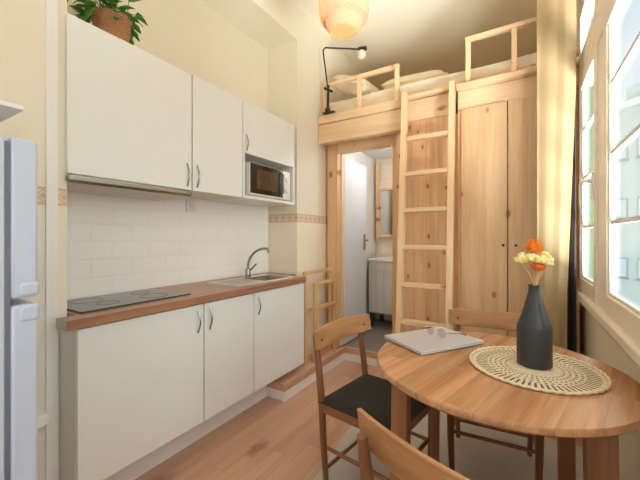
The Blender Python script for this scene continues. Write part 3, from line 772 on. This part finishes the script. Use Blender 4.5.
# curtain and the dark brown sheet behind it
def drape(name, path, z0, z1, mat, shrink=None, n_z=14, amp=0.02, waves=5, thick=0.003, seed=0):
    bm = bmesh.new(); nu = 72; rows = []
    pts = [Vector((*p, 0)) for p in path]
    seg = [(pts[i+1]-pts[i]).length for i in range(len(pts)-1)]; tot = sum(seg)
    def at(u):
        s = u*tot
        for i, l_ in enumerate(seg):
            if s <= l_ or i == len(seg)-1:
                d = (pts[i+1]-pts[i]).normalized(); return pts[i]+d*s, d
            s -= l_
    for j in range(n_z+1):
        z = z0+(z1-z0)*j/n_z; k = 1 if shrink is None else shrink(z)
        row = []
        for i in range(nu+1):
            u = i/nu; p, d = at(u*k); nrm = Vector((-d.y, d.x, 0))
            ph = waves*2*PI*u + 0.5*math.sin(z*1.3+seed)
            a = amp*(0.75+0.25*math.sin(z*0.9+u*9+seed))
            p = p + nrm*(a*math.sin(ph)) + d*(a*0.35*math.sin(2*ph))
            row.append(bm.verts.new((p.x, p.y, z)))
        rows.append(row)
    for a, b in zip(rows, rows[1:]):
        for i in range(nu): bm.faces.new((a[i], a[i+1], b[i+1], b[i]))
    o = OBJ(name, bm, mat); o.modifiers.new('thick', 'SOLIDIFY').thickness = thick
    return o
cu = drape('curtain', [(0.085, 2.50), (0.29, 2.53)], 0.03, 3.0, 'curtain', shrink=lambda z: 0.78+0.22*min(1, max(0, (z-0.9)/1.3)), amp=0.005, waves=2.4)
tag(cu, 'long beige linen curtain gathered between the wardrobe and window', 'curtain')
dk = drape('curtain', [(0.15, 2.60), (0.298, 2.60)], 0.03, 3.0, 'darksheet', amp=0.018, waves=3, seed=2)
tag(dk, 'dark brown sheet hanging behind the beige linen curtain', 'curtain')
cr = thing('curtain_rod', 'black curtain rod fixed high over the window', 'curtain rod', (0, 0, 0))
bm = bmesh.new(); T(bm, [(0.25, -1.0, 3.03), (0.25, 2.66, 3.03)], 0.012, 12); OBJ('pole', bm, 'black', cr)
bm = bmesh.new(); T(bm, [(0.25, 2.3, 3.03), (XR-0.001, 2.3, 3.03)], 0.008, 8); OBJ('bracket', bm, 'black', cr)

# ---------------------------------------------------------------- the street outside
fa = thing('apartment_building', 'pale rendered building across the street beyond the window', 'building', (4.0, 20.0, 0), math.radians(-46))
bx('wall', (-9, 12, 0, 8, -6, 7.0), 'facade', fa)
bx('cornice', (-9.2, 12.2, -0.25, 8.2, 7.01, 7.3), 'facadetrim', fa)
bx('attic', (-0.25, 11.0, 0.5, 7, 7.31, 8.2), 'facade', fa)
bx('pipe', (-0.36, -0.22, -0.4, -0.27, 6.9, 7.5), 'facadewin', fa)
for zc in (-5.5, -2.85, -0.17, 2.53, 5.2):
    for k in range(-9, 14):
        x = -0.04+k*0.82
        f = bx('window', (x-0.22, x+0.22, -0.05, -0.001, zc-0.45, zc+0.45), 'facadewin', fa)
        bx('pane', (x-0.17, x+0.17, -0.06, -0.051, zc-0.40, zc+0.40), 'facadepane', f)
        bx('ledge', (x-0.27, x+0.27, -0.12, -0.001, zc-0.52, zc-0.46), 'facadewin', fa)
struct('ground', [(0.7, 40, -20, 40, -6.2, -6.0)], 'ground')
bx('annex_building', (0.9, 1.57, 9.6, 12.0, -5.99, 4.65), 'sage')
tag(bpy.data.objects['annex_building'], 'sage green narrow building outside beyond the far window leaf', 'building')

# ---------------------------------------------------------------- rug
rg = thing('rug', 'light grey flatwoven rug under the dining table', 'rug', (0, 0, 0))
bm = bmesh.new(); PRISM(bm, [(-0.80, 0.3), (0.33, 0.3), (0.33, 2.38), (-0.97, 2.38)], 0.001, 0.007); OBJ('field', bm, 'rug', rg)
bm = bmesh.new()
for k in range(150):
    x = -0.96+k*0.0086; B(bm, x, x+0.006, 2.381, 2.381+0.045+0.01*math.sin(k*2.1), 0.001, 0.006)
o = OBJ('fringe', bm, 'fringe', rg); o['kind'] = 'stuff'

# ---------------------------------------------------------------- round table
TX, TY, TR, TZ = -0.092, 1.40, 0.43, 0.75
tb = thing('round_table', 'round oiled oak dining table by the window', 'table', (TX, TY, 0))
bm = bmesh.new(); L(bm, [(0, TZ-0.024), (TR-0.006, TZ-0.024), (TR, TZ-0.018), (TR, TZ-0.005), (TR-0.004, TZ), (0, TZ)], n=96)
o = OBJ('tabletop', bm, 'table', tb); o.rotation_euler = (0, 0, math.radians(-14))
for lx, ly_, w in ((-0.27, -0.25, 0.058), (0.28, -0.205, 0.07), (-0.25, 0.20, 0.04), (0.245, 0.25, 0.056)):
    bm = bmesh.new(); BAR(bm, (lx*1.03, ly_*1.03, 0.008), (lx, ly_, TZ-0.025), w, w*0.9, (0, 1, 0)); OBJ('leg', bm, 'oakT', tb, 0.004)
bm = bmesh.new(); BAR(bm, (-0.24, -0.22, TZ-0.05), (0.21, 0.215, TZ-0.05), 0.03, 0.048); OBJ('cross_rail', bm, 'oakT', tb, 0.003)
bm = bmesh.new(); BAR(bm, (-0.225, 0.17, TZ-0.055), (-0.025, 0.01, TZ-0.055), 0.03, 0.048); BAR(bm, (0.02, -0.03, TZ-0.055), (0.255, -0.18, TZ-0.055), 0.03, 0.048); OBJ('cross_rail', bm, 'oakT', tb, 0.003)

# ---------------------------------------------------------------- chairs
def make_chair():
    t = thing('dining_chair', '', 'chair')
    # seat: rails, cushion
    bm = bmesh.new()
    B(bm, -0.19, 0.19, 0.185, 0.205, 0.385, 0.432); B(bm, -0.19, 0.19, -0.205, -0.185, 0.385, 0.432)
    B(bm, -0.205, -0.185, -0.185, 0.185, 0.385, 0.432); B(bm, 0.185, 0.205, -0.185, 0.185, 0.385, 0.432)
    OBJ('seat_frame', bm, 'oakY', t, 0.004)
    bm = bmesh.new(); g = 12; top = []; bot = []
    for i in range(g+1):
        rt = []; rb = []
        for j in range(g+1):
            u, v = i/g*2-1, j/g*2-1
            e = (1-abs(u)**8)*(1-abs(v)**8)
            x, y = u*0.213, v*0.208
            rt.append(bm.verts.new((x, y, 0.436+0.022*e**0.4-0.006*(1-u*u)*(1-v*v)))); rb.append(bm.verts.new((x, y, 0.433)))
        top.append(rt); bot.append(rb)
    for i in range(g):
        for j in range(g):
            bm.faces.new((top[i][j], top[i+1][j], top[i+1][j+1], top[i][j+1])); bm.faces.new((bot[i][j], bot[i][j+1], bot[i+1][j+1], bot[i+1][j]))
    for i in range(g):
        for a, b in (((i, 0), (i+1, 0)), ((i, g), (i+1, g)), ((0, i), (0, i+1)), ((g, i), (g, i+1))):
            bm.faces.new((top[a[0]][a[1]], top[b[0]][b[1]], bot[b[0]][b[1]], bot[a[0]][a[1]]))
    OBJ('seat', bm, 'cushion', t, label='black cushion seat')
    for s in (-1, 1):
        bm = bmesh.new(); T(bm, [(s*0.185, 0.185, 0.008), (s*0.19, 0.19, 0.2), (s*0.193, 0.193, 0.43)], [0.013, 0.0165, 0.018], 14); OBJ('leg', bm, 'oakV', t)
        bm = bmesh.new(); T(bm, [(s*0.185, -0.175, 0.008), (s*0.192, -0.19, 0.25), (s*0.195, -0.197, 0.43), (s*0.192, -0.222, 0.62), (s*0.188, -0.246, 0.742)], [0.013, 0.0165, 0.018, 0.017, 0.013], 14); OBJ('leg', bm, 'oakV', t)
    # curved backrest board, 10 cm high, leaning back a little
    bm = bmesh.new(); n = 18; R_ = 0.80; rows = []
    for i in range(n+1):
        a = math.radians(-17.5+35*i/n); x = R_*math.sin(a); yc = -0.245+R_*(1-math.cos(a))
        k = abs(i/n*2-1); zt_ = 0.782-0.006*k**3; zb_ = 0.682+0.008*k**3
        nx, ny = -math.sin(a), math.cos(a)
        ring = []
        for th, z in ((0.007, zb_), (0.007, zt_), (-0.007, zt_), (-0.007, zb_)):
            lean = -(z-0.73)*0.18
            ring.append(bm.verts.new((x+nx*th, yc+ny*th+lean+0.012, z)))
        rows.append(ring)
    for a, b in zip(rows, rows[1:]):
        for q in range(4): bm.faces.new((a[q], a[(q+1) % 4], b[(q+1) % 4], b[q]))
    bm.faces.new(rows[0]); bm.faces.new(rows[-1][::-1])
    bk = OBJ('backrest', bm, 'oakX', t, 0.003)
    for s in (-1, 1):
        bm = bmesh.new(); T(bm, [(s*0.188, -0.201, 0.725), (s*0.188, -0.2065, 0.725)], 0.006, 10); OBJ('screw_cap', bm, 'darkhole', bk)
    bm = bmesh.new(); T(bm, [(-0.186, 0.188, 0.235), (0.186, 0.188, 0.235)], 0.0095, 10); OBJ('stretcher', bm, 'oakV', t)
    bm = bmesh.new(); T(bm, [(-0.184, -0.181, 0.11), (0.184, -0.181, 0.11)], 0.0095, 10); OBJ('stretcher', bm, 'oakV', t)
    for s in (-1, 1):
        bm = bmesh.new(); T(bm, [(s*0.188, -0.183, 0.215), (s*0.188, 0.185, 0.215)], 0.0095, 10); OBJ('stretcher', bm, 'oakY', t)
    return t
chA = make_chair()
chairs = [(-0.597, 1.525, -99, 'oak chair with a black seat between the table and kitchen cabinets'),
          (-0.07, 0.905, -20, 'oak chair seen from behind, nearest, its back cut by the picture edge'),
          (-0.13, 1.99, 184, 'oak chair on the far side of the table, against the wardrobe')]
for i, (x, y, a, lab) in enumerate(chairs):
    c = chA if i == 0 else copy_tree(chA)
    c.location = (x, y, 0.0 if i == 9 else 0.0); c.rotation_euler = (0, 0, math.radians(a)); c['label'] = lab; c['group'] = 'oak dining chairs round the table'

# ---------------------------------------------------------------- things on the table
lp = thing('laptop', 'closed silver laptop on the round table', 'laptop', (-0.343, 1.55, TZ+0.001), math.radians(56))
bm = bmesh.new(); B(bm, -0.178, 0.178, -0.127, 0.127, 0.002, 0.0095); OBJ('base', bm, 'laptop', lp, 0.003)
bm = bmesh.new(); B(bm, -0.178, 0.178, -0.127, 0.127, 0.0108, 0.0165); OBJ('lid', bm, 'laptop', lp, 0.003)
bx('hinge', (-0.12, 0.12, 0.118, 0.125, 0.0094, 0.0112), 'darkkey', lp)
for x in (-0.15, 0.15):
    for y in (-0.1, 0.0): bx('foot', (x-0.01, x+0.01, y-0.004, y+0.004, 0.0, 0.0021), 'darkkey', lp)
gl = thing('eyeglasses', 'thin-rimmed eyeglasses lying on the closed laptop', 'eyeglasses', (-0.335, 1.575, TZ+0.0185), math.radians(150))
for s in (-1, 1):
    bm = bmesh.new(); pts = []
    for k in range(21):
        a = 2*PI*k/20; pts.append((s*0.034+0.026*math.cos(a), 0.0, 0.023+0.021*math.sin(a)))
    T(bm, pts, 0.0013, 6, cap=False); OBJ('rim', bm, 'straw' if False else 'laptop', gl)
    bm = bmesh.new(); c0 = [bm.verts.new((s*0.034+0.0255*math.cos(2*PI*k/24), 0.0005, 0.023+0.0205*math.sin(2*PI*k/24))) for k in range(24)]
    c1 = [bm.verts.new((v.co.x, -0.0005, v.co.z)) for v in c0]; bm.faces.new(c0); bm.faces.new(c1[::-1])
    for k in range(24): bm.faces.new((c0[k], c0[(k+1) % 24], c1[(k+1) % 24], c1[k]))
    OBJ('lens', bm, 'lens', gl)
    bm = bmesh.new(); T(bm, [(s*0.061, 0.0, 0.03), (s*0.064, -0.01, 0.03), (s*0.066, -0.09, 0.016), (s*0.062, -0.13, 0.003)], [0.0013, 0.0016, 0.002, 0.0028], 6)
    OBJ('temple_arm', bm, 'black' if s == -1 else 'laptop', gl)
bm = bmesh.new(); T(bm, [(-0.009, 0, 0.03), (0, 0.001, 0.034), (0.009, 0, 0.03)], 0.0014, 6); OBJ('bridge', bm, 'laptop', gl)

PX, PY = 0.040, 1.425
pm = thing('placemat', 'round woven raffia placemat under the charcoal vase', 'placemat', (PX, PY, TZ+0.0005), math.radians(10))
bm = bmesh.new(); L(bm, [(0, 0), (0.203, 0), (0.203, 0.0035), (0, 0.0035)], n=72); OBJ('mat', bm, 'placemat', pm)
bm = bmesh.new(); n = 180; pts = []
for k in range(n+1): 
    a = 2*PI*k/n; r = 0.208+0.0022*math.sin(a*45); pts.append((r*math.cos(a), r*math.sin(a), 0.0065+0.0012*math.cos(a*45)))
T(bm, pts, 0.0048, 6, cap=False); OBJ('braided_rim', bm, 'raffia', pm)
vs_ = thing('vase', 'tall charcoal bottle vase on the woven placemat', 'vase', (0.042, 1.45, TZ+0.0072)); vs_.scale = (0.93, 0.93, 0.965)
bm = bmesh.new(); prof = [(0, 0), (0.056, 0), (0.0605, 0.004), (0.0605, 0.142), (0.0585, 0.152)]
for i in range(1, 11):
    k = i/10; r = 0.0585+(0.0205-0.0585)*(k**0.8); prof.append((r, 0.152+0.125*k))
prof += [(0.0195, 0.295), (0.0215, 0.303), (0.018, 0.303), (0.016, 0.29), (0.0165, 0.27), (0, 0.265)]
L(bm, prof, n=48); OBJ('body', bm, 'vase', vs_)
def flower(base_top, head, mat, r, lab, grp, seed, kind):
    t = thing('dried_flower', lab, 'flower', (0.042, 1.45, TZ+0.275), 0, grp)
    b0 = Vector(base_top); hd_ = Vector(head)
    bm = bmesh.new(); T(bm, [b0, b0.lerp(hd_, 0.5)+Vector((0, 0, 0.008)), hd_-Vector((0, 0, r*0.6))], 0.0016, 6); OBJ('stem', bm, 'straw', t)
    bm = bmesh.new(); rr = random.Random(seed)
    if kind == 'ball':
        SPH(bm, hd_, r*0.7, 12)
        for k in range(90):
            a, z = rr.uniform(0, 2*PI), rr.uniform(-0.7, 1); q = math.sqrt(1-z*z); d = Vector((q*math.cos(a), q*math.sin(a), z))
            T(bm, [hd_+d*r*0.5, hd_+d*r*rr.uniform(0.95, 1.15)], [0.0022, 0.0008], 4)
    else:
        for k in range(16):
            a, z = rr.uniform(0, 2*PI), rr.uniform(-0.3, 1); q = math.sqrt(1-z*z); d = Vector((q*math.cos(a), q*math.sin(a), z*0.8))
            SPH(bm, hd_+d*r*0.7, r*0.38, 8)
        SPH(bm, hd_, r*0.65, 8)
    OBJ('flower_head', bm, mat, t)
# camera-facing directions: right is (0.85, 0.52)
rx = Vector((0.8536, 0.521, 0)); fy = Vector((-0.521, 0.8536, 0))
def hp(u, d, z): return tuple(rx*u + fy*d + Vector((0, 0, z)))
flower(hp(0.0, 0.002, 0), hp(0.0, 0.0, 0.165), 'orange', 0.031, 'bright orange fluffy dried flower, highest in the charcoal vase', None, 1, 'ball')
flower(hp(0.004, -0.005, 0), hp(0.003, -0.018, 0.095), 'orange2', 0.024, 'small deep orange dried flower under the yellow heads', None, 2, 'ball')
for i, (u, d, z, r, lab) in enumerate(((-0.047, 0.0, 0.118, 0.017, 'pale yellow dried flower at the end nearest the wardrobe knobs'), (-0.022, -0.02, 0.125, 0.016, 'pale yellow dried flower just below and beside the orange ball'),
        (0.006, -0.026, 0.118, 0.017, 'pale yellow dried flower at the front centre of the bunch'), (0.034, 0.0, 0.13, 0.018, 'pale yellow dried flower on the window side of the orange ball'),
        (0.055, 0.012, 0.115, 0.017, 'pale yellow dried flower at the outer end nearest the window'), (0.035, -0.02, 0.108, 0.015, 'lowest pale yellow dried flower on the window side'),
        (-0.03, 0.02, 0.128, 0.015, 'pale yellow dried flower at the back of the bunch'))):
    ang = i*0.9; flower((0.009*math.cos(ang), 0.009*math.sin(ang), 0), hp(u, d, z), 'yellow', r*1.3, lab, 'pale yellow dried flowers in the vase', 10+i, 'cluster')

# ---------------------------------------------------------------- pendant lamp
PZ = 2.36; pc = (-0.835, 1.62)
pd = thing('pendant_lamp', 'woven rattan pendant lamp hanging from the ceiling, lit', 'pendant lamp', (pc[0], pc[1], 0))
bm = bmesh.new(); L(bm, [(0.072, PZ), (0.094, PZ+0.02), (0.102, PZ+0.05), (0.100, PZ+0.10), (0.095, PZ+0.10), (0.097, PZ+0.05), (0.089, PZ+0.024), (0.069, PZ+0.006)], n=48)
OBJ('lower_shade', bm, 'rattan', pd)
bm = bmesh.new(); L(bm, [(0, PZ+0.012), (0.070, PZ+0.008), (0.070, PZ+0.005), (0, PZ+0.009)], n=48); OBJ('bottom_disc', bm, 'rattan_disc', pd)
bm = bmesh.new(); L(bm, [(0.102, PZ+0.06), (0.128, PZ+0.07), (0.137, PZ+0.10), (0.137, PZ+0.24), (0.10, PZ+0.29), (0.03, PZ+0.31), (0.03, PZ+0.305), (0.098, PZ+0.284), (0.132, PZ+0.237), (0.132, PZ+0.102), (0.125, PZ+0.075), (0.102, PZ+0.065)], n=48)
OBJ('upper_shade', bm, 'rattan', pd)
bm = bmesh.new(); T(bm, [(0, 0, PZ+0.26), (0, 0, H-0.03)], 0.003, 6); T(bm, [(0, 0, PZ+0.17), (0, 0, PZ+0.26)], 0.018, 12); OBJ('cord', bm, 'black', pd)
bm = bmesh.new(); L(bm, [(0, H-0.001), (0.05, H-0.001), (0.05, H-0.02), (0.01, H-0.035), (0, H-0.035)], n=24); OBJ('ceiling_rose', bm, 'trimwhite', pd)
bm = bmesh.new(); SPH(bm, (0, 0, PZ+0.125), 0.035, 20); OBJ('bulb', bm, 'bulb', pd)
add_light('pendant_light', 'POINT', (pc[0], pc[1], PZ+0.19), energy=11, color=(1, 0.88, 0.72), shadow_soft_size=0.03)

# ---------------------------------------------------------------- wall lamp clamped to the loft
sl = thing('clamp_lamp', 'black swing-arm lamp with a white globe clamped to the loft edge', 'lamp', (0, 0, 0))
bm = bmesh.new(); T(bm, [(-1.555, 2.70, 2.45), (-1.56, 2.70, 2.62), (-1.61, 2.70, 2.98), (-1.612, 2.70, 3.015), (-1.59, 2.70, 3.03), (-1.22, 2.70, 2.905)], 0.0075, 8); OBJ('arm', bm, 'black', sl)
bm = bmesh.new(); B(bm, -1.575, -1.535, 2.672, 2.703, 2.391, 2.44); T(bm, [(-1.555, 2.688, 2.44), (-1.555, 2.70, 2.66)], 0.012, 10); B(bm, -1.60, -1.48, 2.665, 2.703, 2.391, 2.40); T(bm, [(-1.57, 2.65, 2.62), (-1.54, 2.75, 2.62)], 0.012, 8); OBJ('clamp', bm, 'black', sl)
bm = bmesh.new(); T(bm, [(-1.24, 2.70, 2.912), (-1.17, 2.70, 2.90)], 0.018, 12); OBJ('lamp_holder', bm, 'black', sl)
bm = bmesh.new(); SPH(bm, (-1.215, 2.70, 2.855), 0.042, 20); OBJ('globe', bm, 'opal', sl)
